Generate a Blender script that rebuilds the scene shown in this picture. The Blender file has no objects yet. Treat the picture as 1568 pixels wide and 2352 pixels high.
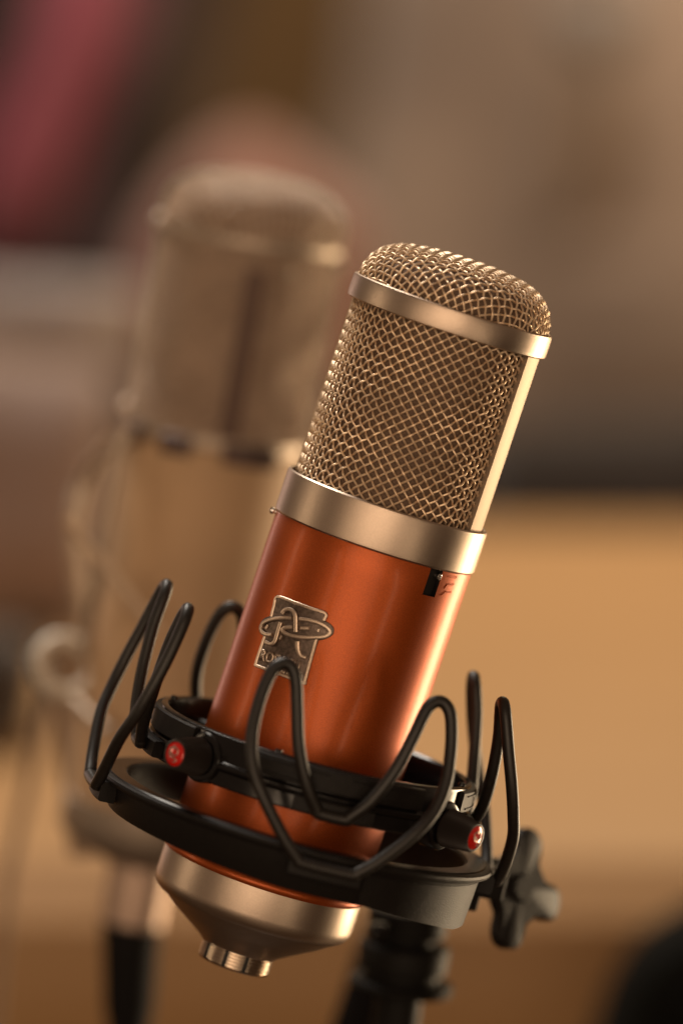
import bpy, bmesh, math, random
from mathutils import Vector, Matrix
random.seed(4)
scene = bpy.context.scene
C = scene.collection
R_ = math.radians
sin, cos, PI = math.sin, math.cos, math.pi

# ------------------------------------------------------------------ camera
K = 1.063e-4            # metres per drawing unit (25 cm tall frame = 2352 units)
D = 1.389               # camera to microphone axis, metres
PITCH = R_(12.0)
FOC = 13063.0
CAM = Vector((0, -D * cos(PITCH), 0.93 + D * sin(PITCH)))
XR = Vector((1, 0, 0)); FW = Vector((0, cos(PITCH), -sin(PITCH))); UP = Vector((0, sin(PITCH), cos(PITCH)))
cam_d = bpy.data.cameras.new('camera'); cam = bpy.data.objects.new('camera', cam_d); C.objects.link(cam)
cam.matrix_world = Matrix(((XR.x, UP.x, -FW.x, CAM.x), (XR.y, UP.y, -FW.y, CAM.y), (XR.z, UP.z, -FW.z, CAM.z), (0, 0, 0, 1)))
cam_d.sensor_fit = 'VERTICAL'; cam_d.sensor_height = 36; cam_d.lens = 200
cam_d.clip_start = 0.05; cam_d.clip_end = 60
cam_d.dof.use_dof = True; cam_d.dof.focus_distance = D - 0.016; cam_d.dof.aperture_fstop = 4.2
scene.camera = cam

# ------------------------------------------------------------------ world and lamps
world = bpy.data.worlds.new('World'); scene.world = world; world.use_nodes = True
bg = world.node_tree.nodes['Background']; bg.inputs[0].default_value = (1.0, 0.64, 0.41, 1); bg.inputs[1].default_value = 0.145
scene.view_settings.view_transform = 'Standard'; scene.view_settings.look = 'None'
scene.view_settings.exposure = 0.0
scene.cycles.use_denoising = True
scene.cycles.sample_clamp_indirect = 3.0; scene.cycles.sample_clamp_direct = 12.0; scene.cycles.use_adaptive_sampling = False
scene.cycles.max_bounces = 8

def lamp(name, loc, target, size, power, col, size_y=None, spread=None):
    l = bpy.data.lights.new(name, 'AREA'); l.energy = power; l.color = col; l.size = size
    if size_y: l.shape = 'RECTANGLE'; l.size_y = size_y
    if spread: l.spread = R_(spread)
    o = bpy.data.objects.new(name, l); C.objects.link(o); o.location = loc
    o.rotation_euler = (Vector(target) - Vector(loc)).to_track_quat('-Z', 'Y').to_euler()
    return o
MIC = (0.0, 0.0, 0.93)
lamp('key_lamp', (0.86, 0.70, 0.56), MIC, 0.34, 12.5, (1.0, 0.74, 0.46), 0.62)
lamp('ceiling_lamp', (-0.45, 1.0, 2.6), MIC, 0.7, 34, (1.0, 0.90, 0.78))
lamp('left_lamp', (-1.9, 0.05, 1.36), MIC, 0.16, 2.6, (1.0, 0.74, 0.48), 1.0)
lamp('pink_rim_fill', (-0.62, 1.15, 0.90), MIC, 0.12, 0.6, (1.0, 0.70, 0.58), 0.5)  # unseen light added to imitate the pink reflection on the body's left edge
lamp('front_left_lamp', (-1.1, -1.7, 1.28), MIC, 0.14, 1.6, (1.0, 0.72, 0.46), 0.9)
lamp('front_right_lamp', (1.12, -1.70, 0.62), MIC, 0.14, 1.9, (1.0, 0.74, 0.48), 0.8)
lamp('front_fill', (-0.1, -2.5, 1.45), MIC, 1.9, 23, (1.0, 0.72, 0.48), 1.6)  # large unseen soft fill, added to light the grille wires evenly
lamp('table_fill', (0.16, 1.10, 1.24), (0.10, 1.02, 0.74), 0.3, 1.35, (1.0, 0.76, 0.46))  # unseen light added above the table for its bright pool and falloff
lamp('backdrop_fill', (0.8, 2.4, 2.6), (0.2, 4.2, 1.0), 0.8, 50, (1.0, 0.80, 0.58))  # unseen light added to brighten the backdrop

# ------------------------------------------------------------------ coordinate helpers
def cam_point(px, py, depth):            # photo position (1568x2352 units) at a distance along the view
    return CAM + FW * depth + XR * ((px - 784) / FOC * depth) + UP * ((1176 - py) / FOC * depth)
def frame(px, py, depth, tilt, lean, sc=1.0):
    """local frame: X across, Y away, Z along the axis; units are drawing units"""
    t, l = R_(tilt), R_(lean)
    a = XR * (sin(t) * cos(l)) + UP * (cos(t) * cos(l)) - FW * sin(l)
    x = (XR * cos(t) - UP * sin(t)).normalized()
    y = a.cross(x).normalized()
    o = cam_point(px, py, depth)
    return Matrix(((x.x, y.x, a.x, o.x), (x.y, y.y, a.y, o.y), (x.z, y.z, a.z, o.z), (0, 0, 0, 1)))
M_MIC = frame(891, 1147, D, 18.4, 5.2)
M_MNT = frame(682, 1873, D, 15.2, 5.2)
def hit_cyl(M, px, py, Rr):
    inv = M.inverted()
    o = inv @ CAM; d = (inv.to_3x3() @ (cam_point(px, py, 1.0) - CAM))
    o = o / K; d = d / K
    a = d.x**2 + d.y**2; b = 2 * (o.x * d.x + o.y * d.y); c = o.x**2 + o.y**2 - Rr * Rr
    disc = max(0.0, b * b - 4 * a * c)
    t = (-b - math.sqrt(disc)) / (2 * a)
    p = o + d * t
    return math.atan2(p.y, p.x), p.z

# ------------------------------------------------------------------ materials
def mat(name, col, rough=0.5, metal=0.0, coat=0.0, noise=0.0, nscale=400, bump=0.0, bscale=600, spec=None, rnoise=0.0, coat_rough=0.08, stretch=None, col2=None, sheen=0.0):
    m = bpy.data.materials.new(name); m.use_nodes = True; nt = m.node_tree; b = nt.nodes['Principled BSDF']
    b.inputs['Base Color'].default_value = (*col, 1); b.inputs['Roughness'].default_value = rough
    b.inputs['Metallic'].default_value = metal; b.inputs['Coat Weight'].default_value = coat
    b.inputs['Coat Roughness'].default_value = coat_rough; b.inputs['Sheen Weight'].default_value = sheen
    if spec is not None: b.inputs['Specular IOR Level'].default_value = spec
    tc = nt.nodes.new('ShaderNodeTexCoord'); mp = nt.nodes.new('ShaderNodeMapping')
    nt.links.new(tc.outputs['Object'], mp.inputs[0])
    if stretch: mp.inputs['Scale'].default_value = stretch
    def nz(scale, detail=4):
        n = nt.nodes.new('ShaderNodeTexNoise'); n.inputs['Scale'].default_value = scale; n.inputs['Detail'].default_value = detail
        nt.links.new(mp.outputs[0], n.inputs['Vector']); return n
    if noise or col2:
        n = nz(nscale); r = nt.nodes.new('ShaderNodeValToRGB'); nt.links.new(n.outputs['Fac'], r.inputs[0])
        c2 = col2 if col2 else tuple(min(1, x * (1 + noise)) for x in col)
        c1 = col if col2 else tuple(x * (1 - noise) for x in col)
        r.color_ramp.elements[0].position = 0.35; r.color_ramp.elements[1].position = 0.68
        r.color_ramp.elements[0].color = (*c1, 1); r.color_ramp.elements[1].color = (*c2, 1)
        nt.links.new(r.outputs[0], b.inputs['Base Color'])
    if rnoise:
        n = nz(nscale * 0.6); mr = nt.nodes.new('ShaderNodeMapRange'); nt.links.new(n.outputs['Fac'], mr.inputs[0])
        mr.inputs[3].default_value = max(0, rough - rnoise); mr.inputs[4].default_value = rough + rnoise
        nt.links.new(mr.outputs[0], b.inputs['Roughness'])
    if bump:
        n = nz(bscale, 2); bp = nt.nodes.new('ShaderNodeBump'); bp.inputs['Strength'].default_value = bump; bp.inputs['Distance'].default_value = 0.0002
        nt.links.new(n.outputs['Fac'], bp.inputs['Height']); nt.links.new(bp.outputs[0], b.inputs['Normal'])
    return m
NICKEL = mat('satin_nickel', (0.52, 0.415, 0.33), 0.38, 1.0, noise=0.05, nscale=3000, bump=0.12, bscale=5000, rnoise=0.05)
NICKEL_RAIL = mat('nickel_rail', (0.40, 0.31, 0.23), 0.55, 0.9, bump=0.1, bscale=4000)
WIRE = mat('grille_wire', (0.92, 0.69, 0.49), 0.52, 0.8, noise=0.16, nscale=900)
INNER = mat('fine_inner_gauze', (0.17, 0.11, 0.075), 0.6, 0.2, noise=0.55, nscale=6500, bump=0.8, bscale=6500)
ORANGE = mat('orange_metallic_lacquer', (0.43, 0.080, 0.011), 0.37, 0.62, coat=0.15, rnoise=0.05, noise=0.16, nscale=4000, bump=0.14, bscale=7000, coat_rough=0.16)
BRASS = mat('antique_badge_metal', (0.66, 0.52, 0.41), 0.42, 1.0, noise=0.12, nscale=1500)
BRASS_DARK = mat('darkened_badge_ground', (0.16, 0.12, 0.10), 0.42, 0.9, noise=0.3, nscale=1200, bump=0.3, bscale=3000)
BLACK_GLOSS = mat('black_gloss_plastic', (0.006, 0.005, 0.005), 0.19, 0, noise=0.2, nscale=800, rnoise=0.04, bump=0.05, bscale=900)
BLACK_SATIN = mat('black_satin_casting', (0.009, 0.007, 0.006), 0.48, 0, spec=0.2, bump=0.5, bscale=3200, noise=0.3, nscale=2500)
CORD = mat('black_rubber_cord', (0.012, 0.009, 0.007), 0.42, 0, bump=0.25, bscale=2500, noise=0.25, nscale=900)
KNURL = mat('black_knob_plastic', (0.02, 0.015, 0.013), 0.38)
RED = mat('red_enamel', (0.62, 0.012, 0.008), 0.16, 0.1, coat=0.7, noise=0.15, nscale=700)
REDMARK = mat('silvery_knob_mark', (0.55, 0.36, 0.30), 0.3, 0.7)
REDPAD = mat('red_rubber_pad', (0.6, 0.01, 0.01), 0.5)
CHROME = mat('polished_chrome', (0.8, 0.76, 0.72), 0.10, 1.0)
CONN = mat('bright_connector_metal', (0.62, 0.51, 0.40), 0.25, 1.0)
DARK = mat('recess_shade', (0.006, 0.004, 0.003), 0.6)  # near-black colour stands for the shade inside the slots

# ------------------------------------------------------------------ mesh helpers (drawing units in, metres out)
def build(name, bm, m, parent=None, mw=None, smooth=True, ang=35, kind=None, scale=K):
    bmesh.ops.scale(bm, vec=(scale,) * 3, verts=bm.verts)
    bmesh.ops.recalc_face_normals(bm, faces=bm.faces)
    if smooth:
        for f in bm.faces: f.smooth = True
        lim = R_(ang)
        for e in bm.edges:
            if len(e.link_faces) == 2 and e.calc_face_angle(0) > lim: e.smooth = False
    me = bpy.data.meshes.new(name); bm.to_mesh(me); bm.free(); me.materials.append(m)
    o = bpy.data.objects.new(name, me); C.objects.link(o)
    if parent is not None: o.parent = parent
    if mw is not None: o.matrix_world = mw
    if kind: o['kind'] = kind
    return o
def thing(name, label, cat, mw, group=None):
    o = bpy.data.objects.new(name, None); C.objects.link(o); o.matrix_world = mw; o.empty_display_size = 0.02
    o['label'] = label; o['category'] = cat
    if group: o['group'] = group
    return o
def tag(o, label, cat, group=None):
    o['label'] = label; o['category'] = cat
    if group: o['group'] = group
    return o

def lathe(bm, prof, seg=128, M=None, a0=0, a1=None, rmod=None):
    """prof: list of (r, z). closed ring unless r==0 ends"""
    full = a1 is None
    n = seg if full else seg + 1
    rings = []
    for r, z in prof:
        if r < 1e-6:
            v = bm.verts.new((0, 0, z)); rings.append([v] * n)
        else:
            rg = []
            for i in range(n):
                a = 2 * PI * i / seg if full else a0 + (a1 - a0) * i / seg
                rr = r + (rmod(a, z) if rmod else 0)
                rg.append(bm.verts.new((rr * cos(a), rr * sin(a), z)))
            rings.append(rg)
    new = []
    for j in range(len(rings) - 1):
        A, B = rings[j], rings[j + 1]
        for i in range(n if full else n - 1):
            k = (i + 1) % n
            vs = []
            for v in (A[i], A[k], B[k], B[i]):
                if v not in vs: vs.append(v)
            if len(vs) >= 3:
                try: bm.faces.new(vs)
                except ValueError: pass
    if not full and len(rings) > 2:
        for e in (0, n - 1):
            try: bm.faces.new([rg[e] for rg in rings])
            except ValueError: pass
    if M is not None:
        vs = set(v for rg in rings for v in rg)
        bmesh.ops.transform(bm, matrix=M, verts=list(vs))
    return rings
def closed(prof):
    return prof + [prof[0]]
def arc_block(bm, r0, r1, z0, z1, a0, a1, seg=24, bev=2.5):
    b = bev
    prof = [(r0, z0), (r1 - b, z0), (r1, z0 + b), (r1, z1 - b), (r1 - b, z1), (r0, z1), (r0, z0)]
    lathe(bm, prof, seg, None, a0, a1)
def tube(bm, pts, rad, sides=8, caps=True, loop=False, flat=None):
    """flat: (radial-axis function, factor) not used"""
    pts = [Vector(p) for p in pts]; n = len(pts)
    rings = []; prev = None
    for i, p in enumerate(pts):
        if loop: t = (pts[(i + 1) % n] - pts[i - 1])
        else: t = pts[min(i + 1, n - 1)] - pts[max(i - 1, 0)]
        t.normalize()
        if prev is None:
            ref = Vector((0, 0, 1)) if abs(t.z) < 0.9 else Vector((1, 0, 0))
            u = t.cross(ref).normalized()
        else:
            u = (prev - t * prev.dot(t))
            if u.length < 1e-6: u = t.orthogonal()
            u.normalize()
        prev = u; w = t.cross(u)
        r = rad(i / (n - 1)) if callable(rad) else rad
        rings.append([bm.verts.new(p + (u * cos(2 * PI * k / sides) + w * sin(2 * PI * k / sides)) * r) for k in range(sides)])
    m = n if loop else n - 1
    for i in range(m):
        A, B = rings[i], rings[(i + 1) % n]
        for k in range(sides):
            bm.faces.new((A[k], A[(k + 1) % sides], B[(k + 1) % sides], B[k]))
    if caps and not loop:
        for rg, s in ((rings[0], -1), (rings[-1], 1)):
            try: bm.faces.new(rg)
            except ValueError: pass
    return rings
def catmull(P, per=8, loop=False):
    P = [Vector(p) for p in P]; out = []; n = len(P)
    rng = range(n if loop else n - 1)
    for i in rng:
        p0 = P[(i - 1) % n] if loop or i > 0 else P[0] * 2 - P[1]
        p1 = P[i]; p2 = P[(i + 1) % n]
        p3 = P[(i + 2) % n] if loop or i + 2 < n else P[-1] * 2 - P[-2]
        for s in range(per):
            t = s / per
            out.append(0.5 * ((2 * p1) + (-p0 + p2) * t + (2 * p0 - 5 * p1 + 4 * p2 - p3) * t * t + (-p0 + 3 * p1 - 3 * p2 + p3) * t ** 3))
    if not loop: out.append(P[-1])
    return out
def box(bm, c, s, M=None, bev=0.0):
    r = bmesh.ops.create_cube(bm, size=1); vs = r['verts']
    bmesh.ops.scale(bm, vec=s, verts=vs); bmesh.ops.translate(bm, vec=c, verts=vs)
    if bev:
        es = set(e for v in vs for e in v.link_edges)
        rr = bmesh.ops.bevel(bm, geom=list(es), offset=bev, segments=3, affect='EDGES', profile=0.6)
        vs = list(set(v for f in rr['faces'] for v in f.verts) | set(v for v in vs if v.is_valid))
    if M is not None: bmesh.ops.transform(bm, matrix=M, verts=vs)
def cyl(a, r, z): return Vector((r * cos(a), r * sin(a), z))
def along(p, d):                       # matrix putting local Z along d at p
    d = Vector(d).normalized(); q = d.to_track_quat('Z', 'Y')
    return Matrix.Translation(Vector(p)) @ q.to_matrix().to_4x4()

# ================================================================== MAIN MICROPHONE
RB = 235.0
DOME = [(0, 577), (60, 576), (110, 572), (145, 566), (172, 556), (192, 543), (208, 525), (219, 503), (224, 480), (225, 462)]
def dome_table():
    P = [Vector((r, z, 0)) for r, z in DOME]; P = [Vector((-60, 576, 0))] + P
    pts = catmull(P, 12)[12:]
    t = [0.0]
    for i in range(1, len(pts)): t.append(t[-1] + (pts[i] - pts[i - 1]).length)
    return pts, t
DP, DT = dome_table()
def dome_at(s):
    s = min(s, DT[-1]); i = 0
    lo, hi = 0, len(DT) - 1
    while hi - lo > 1:
        m = (lo + hi) // 2
        if DT[m] <= s: lo = m
        else: hi = m
    f = (s - DT[lo]) / max(1e-9, DT[hi] - DT[lo])
    p = DP[lo].lerp(DP[hi], f); tg = (DP[hi] - DP[lo]).normalized()
    return p.x, p.y, tg.y * -1, tg.x      # r, z, normal_r, normal_z
def dome_mesh(bm, spacing, amp, wr, rot, sides=6, sub=5):
    S = DT[-1]; n = int(S / spacing)
    for fam in (0, 1):
        for i in range(-n, n + 1):
            c = (i + 0.5) * spacing
            if abs(c) >= S: continue
            L = math.sqrt(S * S - c * c); m = int(2 * L / spacing * sub)
            pts = []
            for k in range(m + 1):
                t = -L + 2 * L * k / m
                x, y = (c, t) if fam == 0 else (t, c)
                rho = math.hypot(x, y); a = math.atan2(y, x) + rot
                r, z, nr, nz = dome_at(rho)
                ph = t / spacing - 0.5           # integer at crossings
                off = amp * cos(PI * ph) * (1 if (i % 2 == 0) else -1) * (1 if fam == 0 else -1)
                rr = r + nr * off
                pts.append((rr * cos(a), rr * sin(a), z + nz * off))
            if len(pts) > 2: tube(bm, pts, wr, sides, caps=False)
def cyl_mesh(bm, R, z0, z1, N, amp, wr, sides=6, sub=5):
    dphi = 2 * PI / N; H = R * dphi * 0.947                 # diamond width = height
    nz = (z1 - z0) / (H / 2)
    for fam in (1, -1):
        for i in range(N):
            m = int(nz * sub); pts = []
            for k in range(m + 1):
                q = nz * k / m                        # half-diamonds climbed
                a = fam * q * dphi / 2 + i * dphi
                off = amp * cos(PI * q) * fam
                pts.append(cyl(a, R + off, z0 + q * H / 2))
            tube(bm, pts, wr, sides, caps=False)

mic = thing('studio_microphone', 'orange metallic microphone with champagne wire grille, sharp in the foreground, held by black shock mount', 'microphone', M_MIC)
bm = bmesh.new(); cyl_mesh(bm, 216.5, -2, 424, 52, 3.0, 2.65); build('side_grille', bm, WIRE, mic, kind='stuff')
bm = bmesh.new(); dome_mesh(bm, 18.8, 2.7, 2.5, R_(38)); build('dome_grille', bm, WIRE, mic, kind='stuff')
bm = bmesh.new(); lathe(bm, [(208, -2), (208, 430), (213, 450), (213, 480)] + [(dome_at(s)[0] - 9 * dome_at(s)[2], dome_at(s)[1] - 9 * dome_at(s)[3]) for s in [DT[-1] * (1 - q / 12) for q in range(1, 12)]] + [(0, 567)], 96)
build('inner_gauze', bm, INNER, mic)
bm = bmesh.new(); lathe(bm, closed([(228, 420), (234, 419), (237.5, 422), (238.5, 430), (238.5, 466), (237, 472), (233, 474.5), (229, 473), (227.5, 466)]), 160); build('cap_ring', bm, NICKEL, mic)
bm = bmesh.new(); lathe(bm, closed([(230, -99), (236, -101), (239.5, -97), (240, -90), (240, -8), (239, -2), (235.5, 1.5), (231, 0), (229.5, -10), (226, -14), (214, -14), (214, -20), (228, -22)]), 160); build('head_ring', bm, NICKEL, mic)
for s in (0, PI):
    bm = bmesh.new()
    prof = closed([(208, 0), (226, 0), (229, 3), (229, 418), (226, 420), (208, 420)])
    rings = lathe(bm, [(208, -6), (227.5, -6), (229.5, 0), (229.5, 419), (208, 419), (208, -6)], 10, None, R_(-30) + s, R_(-11) + s)
    build('side_rail', bm, NICKEL_RAIL, mic, ang=28)
# body tube with a real slot
SL_A0, SL_A1, SL_Z0, SL_Z1 = None, None, None, None
a_, z_ = hit_cyl(M_MIC, 971, 1361, RB); b_, zb_ = hit_cyl(M_MIC, 999, 1367, RB)
c_, zc_ = hit_cyl(M_MIC, 1016, 1306, RB)
SL_A0, SL_A1, SL_Z0 = a_, b_, (z_ + zb_) / 2 - 5
bm = bmesh.new()
segs = [SL_A0, SL_A1]
def ring_angles(n=144):
    out = [SL_A0 + (SL_A1 - SL_A0) * i / 6 for i in range(7)]
    rest = 2 * PI - (SL_A1 - SL_A0)
    out += [SL_A1 + rest * i / n for i in range(1, n)]
    return out
angs = ring_angles()
zs = [(236, -915), (239, -912), (240.5, -906), (240, -899), (236.5, -893), (235, -886), (235, SL_Z0), (235, -104), (233, -99)]
G = [[bm.verts.new(cyl(a, r, z)) for a in angs] for r, z in zs]
for j in range(len(zs) - 1):
    for i in range(len(angs)):
        k = (i + 1) % len(angs)
        if j >= 6 and i < 6: continue
        bm.faces.new((G[j][i], G[j][k], G[j + 1][k], G[j + 1][i]))
# slot walls
G2 = [[bm.verts.new(cyl(a, 214, z)) for a in angs[:7]] for z in (SL_Z0, -99)]
for v in [v for g in G2 for v in g]: bm.verts.remove(v)
build('body_tube', bm, ORANGE, mic, ang=40)
bm = bmesh.new(); lathe(bm, [(234.6, SL_Z0 + 0.3), (222, SL_Z0 + 0.3), (222, -98)], 10, None, SL_A0 + 0.002, SL_A1 - 0.002)
for _a in (SL_A0 + 0.002, SL_A1 - 0.002):
    bm.faces.new([bm.verts.new(cyl(_a, r, z)) for r, z in ((222, SL_Z0 + .3), (234.6, SL_Z0 + .3), (234.6, -99), (222, -99))])
slot = build('switch_slot', bm, DARK, mic)
sa, sz = hit_cyl(M_MIC, 1004, 1323, 228)
bm = bmesh.new(); Mx = along(cyl(sa, 214, sz), cyl(sa, 1, 0)); lathe(bm, [(4.5, 0), (4.5, 12), (7.5, 14), (8.5, 18), (7.5, 22), (4.5, 24), (2.5, 22.5), (0, 22)], 20, Mx); build('switch_nub', bm, CHROME, slot)
a2 = R_(183)
bm = bmesh.new(); Mx = along(cyl(a2, 230, -107), cyl(a2, 1, 0)); lathe(bm, [(4.5, 0), (4.5, 8), (7.5, 10), (8.5, 14), (7.5, 18), (4.5, 20), (0, 19)], 20, Mx); build('switch_nub', bm, CHROME, mic)
# engraved filter marks
def stroke_cyl(bm, pts, R, rad, crop, per=1, close=False, sides=6):
    x0, y0, sc = crop; out = []
    P = [Vector((x, y, 0)) for x, y in pts]
    if per > 1: P = catmull(P, per, close)
    elif close: pass
    for p in P:
        a, z = hit_cyl(M_MIC, (x0 + p.x / sc) / 1.0887, (y0 + p.y / sc) / 1.0887, RB)
        out.append(cyl(a, R, z))
    tube(bm, out, rad, sides, loop=close)
CR4 = (1050, 1380, 10.453)
bm = bmesh.new()
for pl in ([(705, 640), (780, 625), (950, 645), (925, 690), (780, 665)], [(630, 955), (712, 835)], [(728, 830), (885, 835), (850, 870), (730, 850)], [(545, 1130), (665, 1030)], [(680, 1030), (815, 1040), (795, 1070), (690, 1055)]):
    stroke_cyl(bm, pl, RB - 0.4, 1.1 if len(pl) > 2 else 1.9, CR4)
build('filter_mark', bm, ORANGE, mic)
# bottom bell
bm = bmesh.new()
lathe(bm, [(228, -903), (234, -905), (236.5, -909), (237, -914), (237, -978), (236, -988), (232.5, -998), (226, -1007), (216, -1014), (203, -1021), (178, -1040), (150, -1057), (124, -1073), (104, -1086), (94, -1093), (90, -1098), (0, -1096)], 160)
build('bottom_bell', bm, NICKEL, mic, ang=50)
# connector
bm = bmesh.new()
prof = [(84, -1094)]
z = -1098
for i in range(5): prof += [(84.5, z), (84.5, z - 2.5), (78, z - 4), (78, z - 5.6), (84.5, z - 7)]; z -= 7.8
prof += [(83, z - 1), (81, z - 3), (72, z - 3), (70, z + 20), (0, z + 20)]
lathe(bm, prof, 64)
con = build('connector_socket', bm, CONN, mic, ang=25)
for a in (R_(-146), R_(-108), R_(-74)):
    bm = bmesh.new(); arc_block(bm, 78, 85.2, -1136, -1096, a, a + R_(6), 4, 1)
    build('key_slot', bm, DARK, con)  # solid dark block, the shade of a slot put into its colour

# badge ----------------------------------------------------------------------
CR3 = (560, 1430, 3.92)
def bz(zx, zy, r):
    a, z = hit_cyl(M_MIC, (CR3[0] + zx / CR3[2]) / 1.0887, (CR3[1] + zy / CR3[2]) / 1.0887, RB)
    return cyl(a, r, z)
TLc, TRc, BLc, BRc = Vector((530, 232)), Vector((1012, 400)), Vector((318, 915)), Vector((795, 1092))
def bq(s, t):
    p = TLc.lerp(TRc, s).lerp(BLc.lerp(BRc, s), t); return p.x, p.y
def badge_patch(bm, s0, s1, t0, t1, r0, r1, ns=10, nt=10):
    g = {}
    for L, r in ((0, r0), (1, r1)):
        for i in range(ns + 1):
            for j in range(nt + 1):
                x, y = bq(s0 + (s1 - s0) * i / ns, t0 + (t1 - t0) * j / nt); g[L, i, j] = bm.verts.new(bz(x, y, r))
    for i in range(ns):
        for j in range(nt):
            bm.faces.new((g[1, i, j], g[1, i + 1, j], g[1, i + 1, j + 1], g[1, i, j + 1]))
    for i in range(ns):
        for j in (0, nt): bm.faces.new((g[0, i, j], g[0, i + 1, j], g[1, i + 1, j], g[1, i, j]))
    for j in range(nt):
        for i in (0, ns): bm.faces.new((g[0, i, j], g[0, i, j + 1], g[1, i, j + 1], g[1, i, j]))
bm = bmesh.new(); badge_patch(bm, 0, 1, 0, 1, RB - 1, RB + 5)
badge = build('badge', bm, BRASS_DARK, mic, ang=60)
bm = bmesh.new()
def ribbon(pts, r, w, per, close, h=5.0):
    P = [Vector((x, y, 0)) for x, y in pts]
    if per > 1: P = catmull(P, per, close)
    q = []
    for p in P:
        a, z = hit_cyl(M_MIC, (CR3[0] + p.x / CR3[2]) / 1.0887, (CR3[1] + p.y / CR3[2]) / 1.0887, RB); q.append((a * RB, z))
    n = len(q); rings = []
    for i in range(n):
        b = q[(i + 1) % n] if close else q[min(i + 1, n - 1)]; c = q[i - 1] if close else q[max(i - 1, 0)]
        tx, tz = b[0] - c[0], b[1] - c[1]; l = math.hypot(tx, tz) or 1; nx, nz = -tz / l, tx / l
        rings.append([bm.verts.new(cyl((q[i][0] + nx * s_) / RB, rr, q[i][1] + nz * s_)) for s_, rr in ((-w, r - h), (-w, r - 1.2), (-w * .62, r), (w * .62, r), (w, r - 1.2), (w, r - h))])
    for i in range(n if close else n - 1):
        A, B = rings[i], rings[(i + 1) % n]
        for k in range(6): bm.faces.new((A[k], A[(k + 1) % 6], B[(k + 1) % 6], B[k]))
    if not close:
        bm.faces.new(rings[0]); bm.faces.new(rings[-1])
def st(pts, r=RB + 9, rad=4.6, per=6, close=False): ribbon(pts, r + 2, rad, per, close)
st([(478, 440), (505, 335), (540, 248), (700, 300), (850, 355), (1000, 408), (985, 475)], RB + 5, 3.6, 4)
st([(425, 600), (372, 760), (326, 905), (345, 925), (550, 1000), (780, 1085), (800, 1060), (850, 880), (912, 655)], RB + 5, 3.6, 5)
build('badge_border', bm, BRASS, badge)
bm = bmesh.new()
# dark bed under the oval, then the knot
def ell(t): 
    x = 335 * cos(t); y = 102 * sin(t); r = R_(5); return (718 + x * cos(r) - y * sin(r), 548 + x * sin(r) + y * cos(r))
st([ell(2 * PI * k / 28) for k in range(28)], RB + 3, 6.5, 2, True)
_e = [ell(2 * PI * k / 40) for k in range(40)]; _c0 = ell(0); _c1 = ell(PI); _cc = ((_c0[0] + _c1[0]) / 2, (_c0[1] + _c1[1]) / 2)
prev_ = None
for f_ in (1, .8, .6, .4, .2):
    rg_ = [bm.verts.new(bz(_cc[0] + (x - _cc[0]) * f_, _cc[1] + (y - _cc[1]) * f_, RB + 5.6)) for x, y in _e]
    if prev_:
        for i in range(40): bm.faces.new((prev_[i], prev_[(i + 1) % 40], rg_[(i + 1) % 40], rg_[i]))
    prev_ = rg_
build('knot_bed', bm, BRASS_DARK, badge)
bm = bmesh.new()
st([(682, 458), (600, 455), (500, 468), (420, 500), (388, 550), (400, 595), (440, 620), (490, 622)], RB + 9)
st([(752, 462), (850, 475), (950, 505), (1030, 560), (1035, 605), (980, 635), (860, 642), (740, 638), (640, 615), (595, 580), (610, 552), (690, 545)], RB + 9)
st([(765, 552), (845, 555)], RB + 8, 4.6, 3)
st([(595, 412), (620, 380), (665, 370), (705, 395), (722, 440), (722, 520), (722, 590)], RB + 11)
st([(578, 498), (550, 590), (520, 685), (480, 712), (432, 692)], RB + 10)
st([(732, 682), (735, 760), (760, 820), (812, 842)], RB + 8)
st([(568, 640), (582, 655)], RB + 8, 5.5, 2)
st([(455, 525), (432, 560)], RB + 7, 3.4, 2); st([(940, 560), (930, 585)], RB + 7, 3.4, 2)
build('knot_emblem', bm, BRASS, badge)
def text_mesh(txt):
    cu = bpy.data.curves.new('lettering', 'FONT'); cu.body = txt; cu.size = 1; cu.resolution_u = 3; cu.offset = 0.03
    o = bpy.data.objects.new('lettering', cu); C.objects.link(o); bpy.context.view_layer.update()
    dg = bpy.context.evaluated_depsgraph_get(); me = bpy.data.meshes.new_from_object(o.evaluated_get(dg))
    bpy.data.objects.remove(o); return me
def badge_text(bm, txt, x0, y0, w, h):
    me = text_mesh(txt); xs = [v.co.x for v in me.vertices]; ys = [v.co.y for v in me.vertices]
    b = bmesh.new(); b.from_mesh(me)
    ret = bmesh.ops.extrude_face_region(b, geom=list(b.faces)); up = [g for g in ret['geom'] if isinstance(g, bmesh.types.BMVert)]
    for v in up: v.co.z = 1
    dx = Vector((0.949, 0.316)); dy = Vector((0.302, -0.953))
    for v in b.verts:
        s = (v.co.x - min(xs)) / (max(xs) - min(xs)) * w; t = (v.co.y - min(ys)) / (max(ys) - min(ys)) * h
        p = Vector((x0, y0)) + dx * s + dy * t
        v.co = bz(p.x, p.y, RB + 4 + 4 * v.co.z)
    tmp = bpy.data.meshes.new('tmp'); b.to_mesh(tmp); bm.from_mesh(tmp); b.free()
bm = bmesh.new(); badge_text(bm, 'ROSWELL', 358, 868, 425, 118); badge_text(bm, 'PRO AUDIO', 440, 950, 300, 34)
build('badge_lettering', bm, BRASS, badge, smooth=False)

# ================================================================== SHOCK MOUNT
mnt = thing('shock_mount', 'black shock mount of two rings and looped cords gripping the orange microphone', 'shock mount', M_MNT)
OFF = R_(11)
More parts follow.
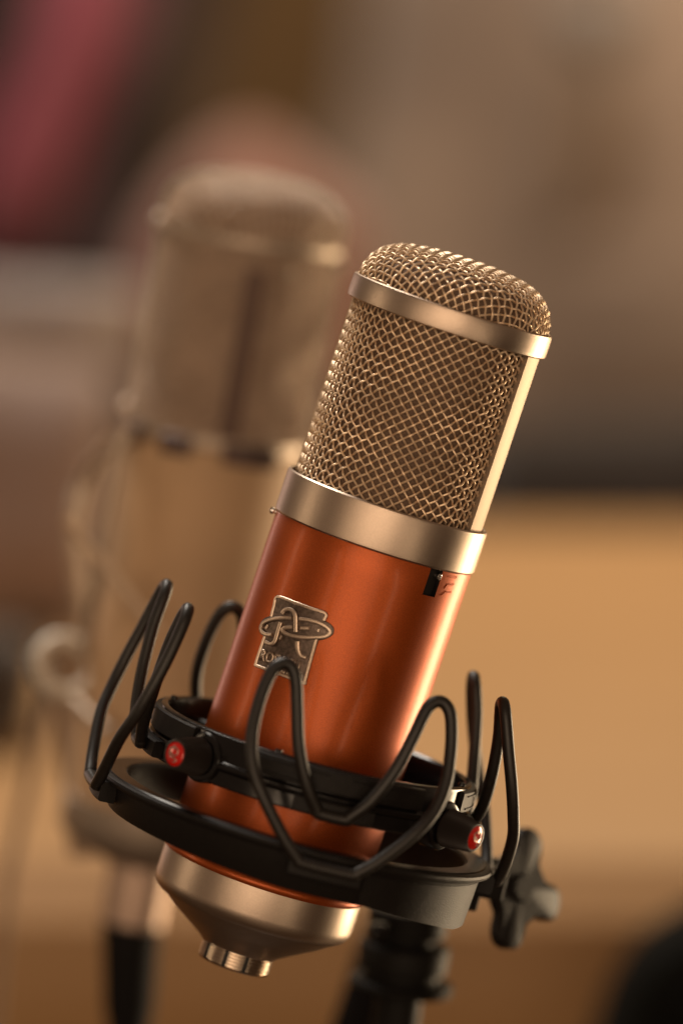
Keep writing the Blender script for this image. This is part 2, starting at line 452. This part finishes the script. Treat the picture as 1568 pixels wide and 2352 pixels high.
# inner ring
bm = bmesh.new()
lathe(bm, closed([(346, 66), (352, 62), (364, 62), (368, 66), (368, 96), (376, 100), (378, 104), (378, 112), (374, 117), (370, 120), (370, 168), (367, 175), (362, 178), (354, 178), (350, 174), (348, 160)]), 160)
inner = build('inner_ring', bm, BLACK_GLOSS, mnt)
for k in range(4):
    ac = -PI / 2 + OFF + k * PI / 2
    # raised curved face between the knobs with recessed panels
    bm = bmesh.new(); arc_block(bm, 366, 381, 122, 172, ac - R_(33), ac + R_(33), 30, 3); build('face_plate', bm, BLACK_SATIN, inner)
    bm = bmesh.new()
    for q in ((-1, 1) if k == 0 else (-1,)):
        arc_block(bm, 378, 384, 130, 134, ac + R_(8) * q, ac + R_(29) * q, 14, 1)
        arc_block(bm, 378, 384, 160, 163, ac + R_(4) * q, ac + R_(29) * q, 14, 1)
    build('panel_rib', bm, BLACK_SATIN, inner)
    bm = bmesh.new(); arc_block(bm, 364, 392, 66, 104, ac - R_(14), ac + R_(14), 14, 4); build('cord_clip', bm, BLACK_SATIN, inner)
    bm = bmesh.new(); Mx = along(cyl(ac - R_(24), 352, 176), (0, 0, 1)); lathe(bm, [(9, 0), (9, 5), (7, 8), (0, 9)], 16, Mx); build('ring_stud', bm, BLACK_GLOSS, inner)
# pads gripping the body
for k in range(4):
    a = -PI / 2 + OFF + PI / 4 + k * PI / 2
    bm = bmesh.new(); arc_block(bm, 238, 262, 118, 155, a - R_(10), a + R_(10), 10, 3); pd = build('grip_pad', bm, REDPAD, mnt)
    bm = bmesh.new(); Mx = along(cyl(a, 258, 120), cyl(a, 1, 0)); lathe(bm, [(16, 0), (16, 95)], 20, Mx); build('pad_screw', bm, BLACK_SATIN, mnt)
# outer ring
bm = bmesh.new()
lathe(bm, closed([(398, -4), (402, 0), (458, 0), (464, -3), (466, -9), (464, -15), (458, -18), (444, -20), (441, -28), (432, -98), (428, -103), (412, -103), (408, -98), (404, -30)]), 180)
for v in bm.verts:
    if v.co.z < -60: v.co.z += 0.055 * max(0, -v.co.x)
outer = build('outer_ring', bm, BLACK_SATIN, mnt)
bm = bmesh.new()
lathe(bm, closed([(404, 0.5), (406, 3), (446, 3), (449, 0.5)]), 180); build('top_flange', bm, mat('black_flange_plastic', (0.005, 0.004, 0.004), 0.26, spec=0.3), outer)
for k in range(4):
    ac = -PI / 2 + OFF + k * PI / 2
    bm = bmesh.new(); arc_block(bm, 438, 478, -62, -16, ac - R_(10), ac + R_(10), 12, 5); build('cord_clip', bm, BLACK_SATIN, outer)
bm = bmesh.new(); n_ = 30; g_ = []
for i in range(n_ + 1):
    t = i / n_; a = R_(-66 + 60 * t); zb = -100 - 37 * min(1, t * 1.3)
    g_.append([bm.verts.new(cyl(a, r, z)) for r, z in ((404, -30), (442.5, -30), (434, zb), (404, zb))])
for i in range(n_):
    for q in range(4): bm.faces.new((g_[i][q], g_[i][(q + 1) % 4], g_[i + 1][(q + 1) % 4], g_[i + 1][q]))
bm.faces.new(g_[0]); bm.faces.new(g_[-1])
build('bracket_skirt', bm, BLACK_SATIN, outer, ang=20)
# cords
HALF = [(30, 396, 76), (40, 398, 86), (74, 406, 132), (112, 404, 213), (136, 396, 300), (149, 386, 352), (161, 380, 378), (180, 378, 389), (200, 381, 379), (213, 388, 352), (224, 405, 290), (226, 428, 217), (211, 449, 152), (175, 468, 93), (114, 477, 19), (70, 479, -22), (52, 479, -30)]
LEAN = (-10, -24, -20, -24); USC = (0.98, 1.0, 1.0, 1.09)
for k in range(4):
    ac = -PI / 2 + OFF + k * PI / 2
    rad = Vector((cos(ac), sin(ac), 0)); tan = Vector((-sin(ac), cos(ac), 0))
    P = [(t, r, u) for t, r, u in HALF] + [(-t, r, u) for t, r, u in reversed(HALF)]
    if True:
        pts = [rad * r + tan * t + Vector((LEAN[k] * max(0, u) / 400, 0, u * (USC[k] if u > 0 else 1))) for t, r, u in P]
    bm = bmesh.new(); tube(bm, catmull(pts, 8, True), 14.3, 14, loop=True)
    build('elastic_cord', bm, CORD, mnt)
# knobs
def clamp_knob(a, hz, dr):
    M0 = along(cyl(a, 345 + dr, hz), cyl(a, 1, 0))
    bm = bmesh.new(); lathe(bm, [(58, 0), (58, 34), (55, 39), (46, 42), (0, 42)], 48, M0); boss = build('knob_boss', bm, BLACK_GLOSS, mnt)
    bm = bmesh.new()
    def rm(an, z): return 1.1 * (1 if int(round(an / (2 * PI) * 120)) % 2 == 0 else -1)
    lathe(bm, [(24, 40), (24, 48)], 24, M0)
    lathe(bm, [(22, 46), (41, 46), (44, 49), (43, 54), (34, 122), (32, 125)], 120, M0, rmod=rm)
    lathe(bm, [(32, 125), (29, 125.5), (28, 122), (0, 122)], 120, M0)
    kn = build('clamp_knob', bm, KNURL, mnt, ang=70)
    M0 = M0 @ Matrix.Translation((0, 0, 2.6)) @ Matrix.Diagonal((1.05, 1.05, 1, 1))
    bm = bmesh.new(); lathe(bm, [(26.5, 119), (26, 122), (22, 124.5), (12, 126.5), (0, 127)], 40, M0); build('red_cap', bm, RED, kn)
    bm = bmesh.new()
    def zc(x, y): return 127.6 - 3.2 * (x * x + y * y) / 700
    for pl in ([(-16, -4), (-12, 9), (-2, 11), (3, 2), (-2, -9), (-8, -13), (-13, -6), (-10, 2)], [(-2, -13), (6, -6), (8, 6), (12, 12), (17, 4)]):
        pts = [M0 @ Vector((p.y, -p.x, zc(p.x, p.y) - 0.3)) for p in catmull([Vector((x, y, 0)) for x, y in pl], 5)]
        tube(bm, pts, 1.9, 6)
    build('cap_mark', bm, REDMARK, kn)
clamp_knob(R_(-131), 112, -10); clamp_knob(R_(-34), 96, 10)
# rear bracket and star knob
fa = R_(24)
bm = bmesh.new()
box(bm, (0, 0, 0), (110, 70, 74), Matrix.Translation((450, 190, -60)) @ Matrix.Rotation(fa, 4, 'Z'), 8)
box(bm, (0, 0, 0), (200, 46, 60), Matrix.Translation((395, 255, -105)) @ Matrix.Rotation(R_(120), 4, 'Z'), 8)
build('stand_bracket', bm, BLACK_SATIN, mnt)
hub = (M_MNT.inverted() @ cam_point(1180, 2040, D + 0.045)) / K
nrm = (M_MNT.inverted().to_3x3() @ (XR * sin(R_(47)) - FW * cos(R_(47)) + UP * 0.05)).normalized()
upv = Vector((0.0, 0, 1)); ux = (upv - nrm * upv.dot(nrm)).normalized(); uy = nrm.cross(ux)
def star(bm, z0, z1, scale_, n=120):
    rings = []
    for z, s in ((z0, .93), (z0 + 5, 1), (z1 - 7, 1), (z1, .93)):
        rg = []
        for i in range(n):
            t = 2 * PI * i / n; c4 = cos(4 * (t + R_(14)))
            r = (86 + 50 * (0.5 + 0.5 * math.tanh(2.4 * (c4 - 0.0)) / math.tanh(2.4)) * 1.0) * scale_ * s + 12 * max(0, c4)
            rg.append(bm.verts.new(hub + (ux * cos(t) + uy * sin(t)) * r + nrm * z))
        rings.append(rg)
    for j in range(3):
        for i in range(n): bm.faces.new((rings[j][i], rings[j][(i + 1) % n], rings[j + 1][(i + 1) % n], rings[j + 1][i]))
    for rg in (rings[0], rings[-1]):
        cen = bm.verts.new(sum((v.co for v in rg), Vector()) / n)
        for i in range(n): bm.faces.new((rg[i], rg[(i + 1) % n], cen))
bm = bmesh.new(); star(bm, -14, 26, 1.0)
sk = build('star_knob', bm, BLACK_SATIN, mnt, ang=45)
bm = bmesh.new(); lathe(bm, [(0, 34), (30, 34), (36, 28), (36, -60), (0, -60)], 32, along(hub, nrm)); build('knob_hub', bm, BLACK_SATIN, sk)

# ================================================================== STAND UNDER THE MOUNT
axis_pts = [cam_point(940, 2085, D + 0.085), cam_point(905, 2380, D + 0.09)]
ad = (axis_pts[1] - axis_pts[0]).normalized()
Ms = along(axis_pts[0], -ad)
floor_z = 0.0
STANDBLACK = mat('matte_black_stand', (0.006, 0.005, 0.004), 0.55, spec=0.15)
stand = thing('microphone_stand', 'black collared stand pole rising out of frame under the shock mount', 'microphone stand', Ms)
def L(prof, name, m, parent, seg=48, ang=35):
    bm = bmesh.new(); lathe(bm, prof, seg); return build(name, bm, m, parent, ang=ang)
L([(0, 0), (96, 0), (100, -6), (96, -60), (84, -66), (0, -66)], 'mount_joint', STANDBLACK, stand)
L([(0, -66), (70, -66), (70, -84), (108, -90), (112, -98), (108, -150), (92, -158), (92, -176), (126, -182), (130, -190), (126, -204), (80, -212), (0, -212)], 'stand_collar', STANDBLACK, stand)
L([(0, -212), (58, -212), (58, -9200), (0, -9200)], 'stand_tube', STANDBLACK, stand)
bm = bmesh.new(); lathe(bm, [(20, 0), (24, 20), (22, 44), (0, 50)], 24, along(Ms.inverted() @ cam_point(885, 2140, D + 0.07) / K, Ms.inverted().to_3x3() @ (-XR - FW * .4))); build('locking_screw', bm, BLACK_GLOSS, stand)

# ================================================================== SECOND MICROPHONE (out of focus)
D2 = 1.575; K2 = K * D2 / D
M2 = frame(497, 1000, D2, 10.0, 6.0)
BGWIRE = mat('aged_grille_wire', (0.62, 0.49, 0.39), 0.6, 0.6, noise=0.1, nscale=300)
BGRIM = mat('aged_nickel', (0.48, 0.40, 0.33), 0.58, 1.0, noise=0.1, nscale=300)
BGCORE = mat('brown_inner_gauze', (0.33, 0.215, 0.145), 0.6, 0.1, noise=0.2, nscale=300)
BGDARK = mat('dark_bronze', (0.11, 0.075, 0.07), 0.4, 0.5)
mic2 = thing('background_microphone', 'blurred cream microphone with domed wire grille standing behind the orange one', 'microphone', M2)
def B2(name, bm, m, parent, kind=None, ang=35): return build(name, bm, m, parent, kind=kind, ang=ang, scale=K2)
bm = bmesh.new(); cyl_mesh(bm, 198, 0, 470, 54, 2.6, 3.0, 5, 3); B2('side_grille', bm, BGWIRE, mic2, 'stuff')
_D = DOME; DOME = [(0, 606), (60, 604), (110, 597), (150, 584), (178, 566), (196, 545), (205, 520), (208, 495), (208, 478), (208, 468)]
DP, DT = dome_table()
bm = bmesh.new(); dome_mesh(bm, 24, 3, 3.2, 0.4, 5, 4); B2('dome_grille', bm, BGWIRE, mic2, 'stuff')
bm = bmesh.new(); lathe(bm, [(190, 0), (190, 470)] + [(dome_at(s)[0] - 10 * dome_at(s)[2], dome_at(s)[1] - 10 * dome_at(s)[3]) for s in [DT[-1] * (1 - q / 10) for q in range(1, 10)]] + [(0, 594)], 64); B2('inner_gauze', bm, BGCORE, mic2)
bm = bmesh.new(); lathe(bm, closed([(200, 452), (211, 452), (211, 470), (200, 470)]), 96); B2('cap_ring', bm, BGRIM, mic2)
bm = bmesh.new(); lathe(bm, closed([(190, -14), (208, -14), (208, 14), (190, 14)]), 96); B2('head_ring', bm, BGRIM, mic2)
for a in (-178, 2):
    bm = bmesh.new(); arc_block(bm, 196, 212, 10, 456, R_(a - 7), R_(a + 7), 6); B2('side_rail', bm, BGRIM, mic2)
bm = bmesh.new(); arc_block(bm, 197, 206, 16, 400, R_(-87), R_(-75), 6); B2('seam_strip', bm, mat('umber_seam', (0.13, 0.075, 0.055), 0.6), mic2)
for a, z, r in ((-172, 468, 17), (-8, 440, 14), (-62, 408, 13), (-176, 36, 17)):
    bm = bmesh.new(); bmesh.ops.create_uvsphere(bm, u_segments=16, v_segments=10, radius=r, matrix=Matrix.Translation(cyl(R_(a), 210, z))); B2('grille_screw', bm, mat('screw_glint', (0.85, 0.72, 0.6), 0.4, 0.4) if a < -100 else BGRIM, mic2)  # left screws are paler: their glint is put into the colour
for a, w in ((-150, 9), (-112, 9), (-66, 17)):
    bm = bmesh.new(); arc_block(bm, 186, 226, -40, 6, R_(a - w), R_(a + w), 8, 5); B2('base_lug', bm, BGDARK, mic2)

CREAM = mat('cream_lacquer', (0.60, 0.40, 0.235), 0.65, 0.0, coat=0.0, noise=0.05, nscale=60)
bm = bmesh.new(); lathe(bm, [(196, -16), (203, -20), (203, -860), (198, -866), (0, -866)], 96); B2('body_tube', bm, CREAM, mic2)
bm = bmesh.new(); lathe(bm, [(196, -864), (206, -868), (206, -940), (196, -955), (110, -1000), (74, -1015), (0, -1015)], 96); B2('bottom_bell', bm, BGRIM, mic2)
bm = bmesh.new(); lathe(bm, [(72, -1012), (74, -1020), (74, -1150), (66, -1156), (0, -1156)], 48); B2('connector_socket', bm, mat('rosy_metal', (0.50, 0.36, 0.28), .45, .6), mic2)
cab = thing('microphone_cable', 'black cable with its plug hanging under the blurred cream microphone at lower left', 'cable', Matrix.Translation((M2 @ Matrix.Translation((0, 0, -1150 * K2))).to_translation()) @ frame(316, 2140, D2, 2.0, 6.0).to_3x3().to_4x4())
bm = bmesh.new(); lathe(bm, [(0, 0), (66, 0), (69, -8), (66, -70), (60, -200), (34, -330), (26, -350), (0, -350)], 40); B2('plug', bm, mat('matte_black_plug', (0.004, 0.003, 0.003), 0.7, spec=0.2), cab)
_p0 = cab.matrix_world @ Vector((0, 0, -340 * K2))
_pts = catmull([_p0, _p0 + Vector((-0.01, 0, -0.08)), _p0 + Vector((-0.03, 0.03, -0.3)), Vector((_p0.x - 0.06, _p0.y + 0.02, 0.02)), Vector((_p0.x - 0.4, _p0.y - 0.1, 0.004))], 8)
bm = bmesh.new(); _inv = cab.matrix_world.inverted(); tube(bm, [(_inv @ p) / K2 for p in _pts], 24, 12); B2('cord', bm, CORD, cab)

# its stand: slim yoke, clamp, sleeve and black pole
def wtube(name, pts, rad, m, parent, sides=16, kk=K2):
    inv = parent.matrix_world.inverted()
    P = [(inv @ p) / kk for p in pts]
    bm = bmesh.new(); tube(bm, P, rad, sides); return build(name, bm, m, parent, scale=kk)
M3 = frame(240, 1700, D2, 0, 6.0)
st2 = thing('background_stand', 'blurred pale stand with slim yoke arms at the left edge beside the cream microphone', 'microphone stand', M3)
PALE = mat('pale_brushed_metal', (0.50, 0.40, 0.31), 0.5, 0.5, noise=0.1, nscale=200)
def cp(x, y, d=0.0): return cam_point(x, y, D2 + d)
wtube('yoke_arm', catmull([cp(300, 985, -.02), cp(268, 1060, -.02), cp(240, 1200, -.02), cp(222, 1330, -.02), cp(200, 1500, 0)], 6), 15, PALE, st2)
wtube('yoke_arm', catmull([cp(262, 1010, .0), cp(200, 1090, .04), cp(172, 1180, .04), cp(178, 1320, .04), cp(215, 1560, .04)], 6), 17, PALE, st2)
wtube('brace_strut', [cp(150, 1190, -.035), cp(365, 1455, -.035)], 13, mat('honey_strut', (0.62, 0.46, 0.32), .5, .2), st2)
wtube('clamp_block', [cp(165, 1460, .03), cp(170, 1600, .03), cp(215, 1960, .03)], 56, mat('umber_clamp', (0.36, 0.25, 0.17), .6, .1), st2)
_c = (st2.matrix_world.inverted() @ cp(150, 1530)) / K2; _Mw = along(_c, st2.matrix_world.to_3x3().inverted() @ (XR * 0.35 - FW * 0.9 + UP * 0.35))
bm = bmesh.new(); lathe(bm, closed([(64 + 20 * cos(q * PI / 5), 20 * sin(q * PI / 5)) for q in range(10)]), 48, _Mw); build('clamp_wheel', bm, mat('wheel_highlight', (0.62, 0.54, 0.44), 0.5, 0.2), st2, scale=K2)  # pale colour carries the highlight of a chrome wheel
wtube('clamp_rod', [cp(150, 1590, .0), cp(250, 1680, -.02)], 13, PALE, st2)
_b = cp(20, 2010, .08)
wtube('boom_rod', [cp(150, 1420, .08), _b, Vector((_b.x - 0.08, _b.y, 0.0))], 14, mat('dull_rod', (0.3, 0.2, 0.13), .6, .1), st2)

# ================================================================== BACKGROUND: table, cloths, wall
def wood(name, c1, c2, c3, rough=0.4):
    m = bpy.data.materials.new(name); m.use_nodes = True; nt = m.node_tree; b = nt.nodes['Principled BSDF']
    tc = nt.nodes.new('ShaderNodeTexCoord'); mp = nt.nodes.new('ShaderNodeMapping'); mp.inputs['Scale'].default_value = (1.2, 9, 9)
    n = nt.nodes.new('ShaderNodeTexNoise'); n.inputs['Scale'].default_value = 4; n.inputs['Detail'].default_value = 6
    r = nt.nodes.new('ShaderNodeValToRGB'); e = r.color_ramp.elements
    e[0].position = .3; e[0].color = (*c1, 1); e[1].position = .72; e[1].color = (*c3, 1); x = e.new(.5); x.color = (*c2, 1)
    nt.links.new(tc.outputs['Object'], mp.inputs[0]); nt.links.new(mp.outputs[0], n.inputs['Vector']); nt.links.new(n.outputs['Fac'], r.inputs[0]); nt.links.new(r.outputs[0], b.inputs['Base Color'])
    b.inputs['Roughness'].default_value = rough
    return m
def wbox(name, x0, x1, y0, y1, z0, z1, m, parent=None, bev=0.004):
    bm = bmesh.new(); c = Vector(((x0 + x1) / 2, (y0 + y1) / 2, (z0 + z1) / 2))
    box(bm, (0, 0, 0), (x1 - x0, y1 - y0, z1 - z0), None, bev)
    return build(name, bm, m, parent, Matrix.Translation(c), scale=1)
TZ = CAM.z - 1.90 * sin(PITCH + (1990 - 1176) / FOC)            # table top height
def on_table(py):                                          # y where the sight line of that row meets the table
    t = PITCH + math.atan((py - 1176) / FOC); return CAM.y + (CAM.z - TZ) / math.tan(t)
YF, YB = on_table(1990), on_table(1168)
tb = thing('wooden_table', 'honey coloured wooden table filling the blurred background', 'table', Matrix.Translation((0.1, (YF + YB) / 2, 0)))
def child(o, p): o.parent = p; o.matrix_parent_inverse = p.matrix_world.inverted(); return o
HONEY = wood('honey_wood', (0.41, 0.228, 0.092), (0.43, 0.24, 0.097), (0.45, 0.255, 0.105), 0.5)
BROWNW = wood('brown_wood', (0.23, 0.10, 0.018), (0.25, 0.11, 0.020), (0.27, 0.12, 0.024), 0.45)
child(wbox('tabletop', -0.9, 0.42, YF, YB, TZ - 0.10, TZ, HONEY, None, 0.045), tb)
child(wbox('apron', -0.86, 0.38, YF + 0.03, YF + 0.05, TZ - 0.40, TZ - 0.101, BROWNW), tb)
for x in (-0.84, 0.33):
    for y in (YF + 0.052, YB - 0.08): child(wbox('leg', x, x + 0.05, y, y + 0.05, 0, TZ - 0.101, BROWNW), tb)
def cloth_panel(name, pts, thick, m, bulge=0.02, folds=3, amp=0.01, seed=0):
    """a padded fabric shape whose outline is pts (world, roughly facing the camera)"""
    rnd = random.Random(seed)
    cen = sum(pts, Vector()) / len(pts); out = catmull(pts, 6, True); n = len(out); rings = []
    bm = bmesh.new(); ph = rnd.random() * 6
    for side in (-1, 1):
        prev = None
        for q in range(9):
            s = 1 - q / 9.0; rg = []
            for i, p in enumerate(out):
                pp = cen + (p - cen) * s
                d = thick / 2 * math.sqrt(max(0, 1 - s ** 4)) + amp * sin(ph + (pp.x * 7 + pp.z * 2) * folds) * (1 - s ** 4)
                rg.append(bm.verts.new(pp - cen + FW * (d * side)))
            if prev:
                for i in range(n): bm.faces.new((prev[i], prev[(i + 1) % n], rg[(i + 1) % n], rg[i]))
            prev = rg
        c = bm.verts.new(FW * (side * thick / 2))
        for i in range(n): bm.faces.new((prev[i], prev[(i + 1) % n], c))
    bmesh.ops.remove_doubles(bm, verts=bm.verts, dist=1e-5)
    return build(name, bm, m, None, Matrix.Translation(cen), scale=1)
def fab(name, c, v=0.12): return mat(name, c, 0.9, 0, noise=v, nscale=6, bump=0.4, bscale=500, sheen=0.2)
# mauve case standing at the left end of the table, pale folded cloth on it, black box in front
def P(x, y, d): return cam_point(x, y, d)
yb = on_table(1440)
d_case = (Vector((0, yb, TZ)) - CAM).dot(FW)
case = cloth_panel('padded_case', [P(-260, 840, d_case), P(100, 825, d_case), P(250, 850, d_case), P(275, 960, d_case), P(262, 1250, d_case), P(240, 1410, d_case), P(0, 1440, d_case), P(-260, 1440, d_case)], 0.08, fab('mauve_fabric', (0.23, 0.16, 0.135)), amp=0.003)
tag(case, 'mauve padded case standing at the left end of the wooden table, blurred', 'case')
cl = cloth_panel('folded_cloth', [P(-260, 630, d_case + .1), P(60, 640, d_case + .1), P(290, 655, d_case + .1), P(330, 700, d_case + .1), P(310, 825, d_case + .1), P(60, 815, d_case + .1), P(-260, 815, d_case + .1)], 0.10, fab('pale_lilac_cloth', (0.27, 0.23, 0.225)), amp=0.004)
tag(cl, 'pale lilac folded cloth above the mauve case, left of the blurred microphone', 'cloth')
d_b = (Vector((0, on_table(1700), TZ)) - CAM).dot(FW)
bb = cloth_panel('black_pouch', [P(-260, 1450, d_b), P(20, 1445, d_b), P(95, 1500, d_b), P(80, 1650, d_b), P(10, 1700, d_b), P(-260, 1700, d_b)], 0.06, fab('black_canvas', (0.03, 0.018, 0.012)), amp=0.002)
tag(bb, 'black pouch on the table at the left edge of the photo below the mauve case', 'pouch')
# dark bench edge behind the table on the right
d_k = (Vector((0, YB + 0.06, TZ)) - CAM).dot(FW) + 0.02
dk = cloth_panel('dark_case', [P(1080, 1040, d_k), P(1180, 970, d_k), P(1500, 950, d_k), P(2000, 940, d_k), P(2000, 1500, d_k), P(1500, 1500, d_k), P(1100, 1500, d_k)], 0.08, fab('dark_canvas', (0.018, 0.011, 0.008)))
tag(dk, 'dark low case behind the far edge of the table at right', 'case')
# heap of beige blankets behind
bk = cloth_panel('beige_blanket', [P(640, 700, 3.3), P(800, 250, 3.3), P(1000, -300, 3.3), P(2200, -400, 3.3), P(2300, 600, 3.3), P(2200, 1200, 3.3), P(1200, 1250, 3.3), P(640, 1180, 3.3)], 0.35, fab('beige_blanket_wool', (0.42, 0.305, 0.225), 0.25), folds=2.2, amp=0.05, seed=3)
tag(bk, 'beige blanket hanging blurred behind the table at upper right', 'blanket')
sc_ = cloth_panel('brown_patch', [P(1300, 150, 2.9), P(1420, 130, 2.9), P(1430, 330, 2.9), P(1360, 500, 2.9), P(1250, 560, 2.9), P(1260, 380, 2.9)], 0.06, fab('brown_fabric', (0.19, 0.125, 0.08)))  # darker brown patch set in front of the blanket
tag(sc_, 'brown scarf in front of the beige blanket at upper right', 'patch')
gp = cloth_panel('grey_swatch', [P(1290, -30, 2.9), P(1430, -30, 2.9), P(1460, 60, 2.9), P(1380, 120, 2.9), P(1290, 70, 2.9)], 0.06, fab('grey_fabric', (0.30, 0.27, 0.25)))  # grey patch set above the brown one
tag(gp, 'grey cap at the top right edge above the brown scarf', 'swatch')
cu = cloth_panel('salmon_cushion', [P(290, 640, 2.5), P(350, 480, 2.5), P(470, 340, 2.5), P(590, 290, 2.5), P(700, 370, 2.5), P(840, 500, 2.5), P(850, 700, 2.5), P(740, 950, 2.5), P(400, 900, 2.5), P(300, 800, 2.5)], 0.1, fab('salmon_fabric', (0.215, 0.10, 0.075)))
tag(cu, 'salmon cushion directly behind the blurred microphone head', 'cushion')
pk = cloth_panel('pink_garment', [P(150, -250, 3.0), P(370, -250, 3.0), P(330, 60, 3.0), P(230, 250, 3.0), P(170, 400, 3.0), P(110, 530, 3.0), P(-80, 580, 3.0), P(-60, 360, 3.0), P(60, 130, 3.0)], 0.12, fab('raspberry_fabric', (0.28, 0.058, 0.090), 0.3), folds=3, amp=0.02)
tag(pk, 'raspberry pink garment hanging at the top left corner', 'garment')
# wall: dark panel at left, brown timber beside it
wbx = wbox('wall', -3.0, 3.2, 4.3, 4.4, 0, 3.0, wood('brown_wall_boards', (0.15, 0.085, 0.03), (0.19, 0.11, 0.045), (0.22, 0.13, 0.05), 0.7)); wbx['kind'] = 'structure'
dkc = cloth_panel('black_curtain', [P(-900, -400, 4.2), P(470, -400, 4.2), P(440, 200, 4.2), P(330, 700, 4.2), P(300, 1400, 4.2), P(-900, 1400, 4.2)], 0.12, fab('black_red_curtain', (0.025, 0.007, 0.008)), folds=8, amp=0.03)
tag(dkc, 'near-black curtain hanging behind the pink garment at left', 'curtain')
# floor
bm = bmesh.new(); box(bm, (0, 0, 0), (7, 8, 0.04)); fl = build('floor', bm, wood('brown_floorboards', (0.035, 0.02, 0.01), (0.045, 0.025, 0.013), (0.055, 0.03, 0.016)), None, Matrix.Translation((0.1, 1.2, -0.02)), scale=1); fl['kind'] = 'structure'
# soft dark things low down
bp = thing('second_stand_pole', 'black blurred stand pole leaning behind the collared stand', 'stand', Matrix.Translation(cam_point(880, 2110, 1.58)))
wtube('pole', [cam_point(905, 2100, 1.58), cam_point(800, 2420, 1.56), cam_point(800, 2420, 1.56) + Vector((-0.16, -0.05, -0.6))], 66, mat('matte_black_pole', (0.004, 0.003, 0.003), 0.8, spec=0.15), bp, kk=K)
sp = cloth_panel('black_headphone_case', [P(1345, 2500, 1.8), P(1370, 2330, 1.8), P(1430, 2190, 1.8), P(1530, 2100, 1.8), P(1700, 2050, 1.8), P(1800, 2300, 1.8), P(1800, 2500, 1.8)], 0.09, mat('black_leather', (0.003, 0.003, 0.002), 0.8, spec=0.1))
tag(sp, 'black rounded case in the lower right corner, blurred', 'case')
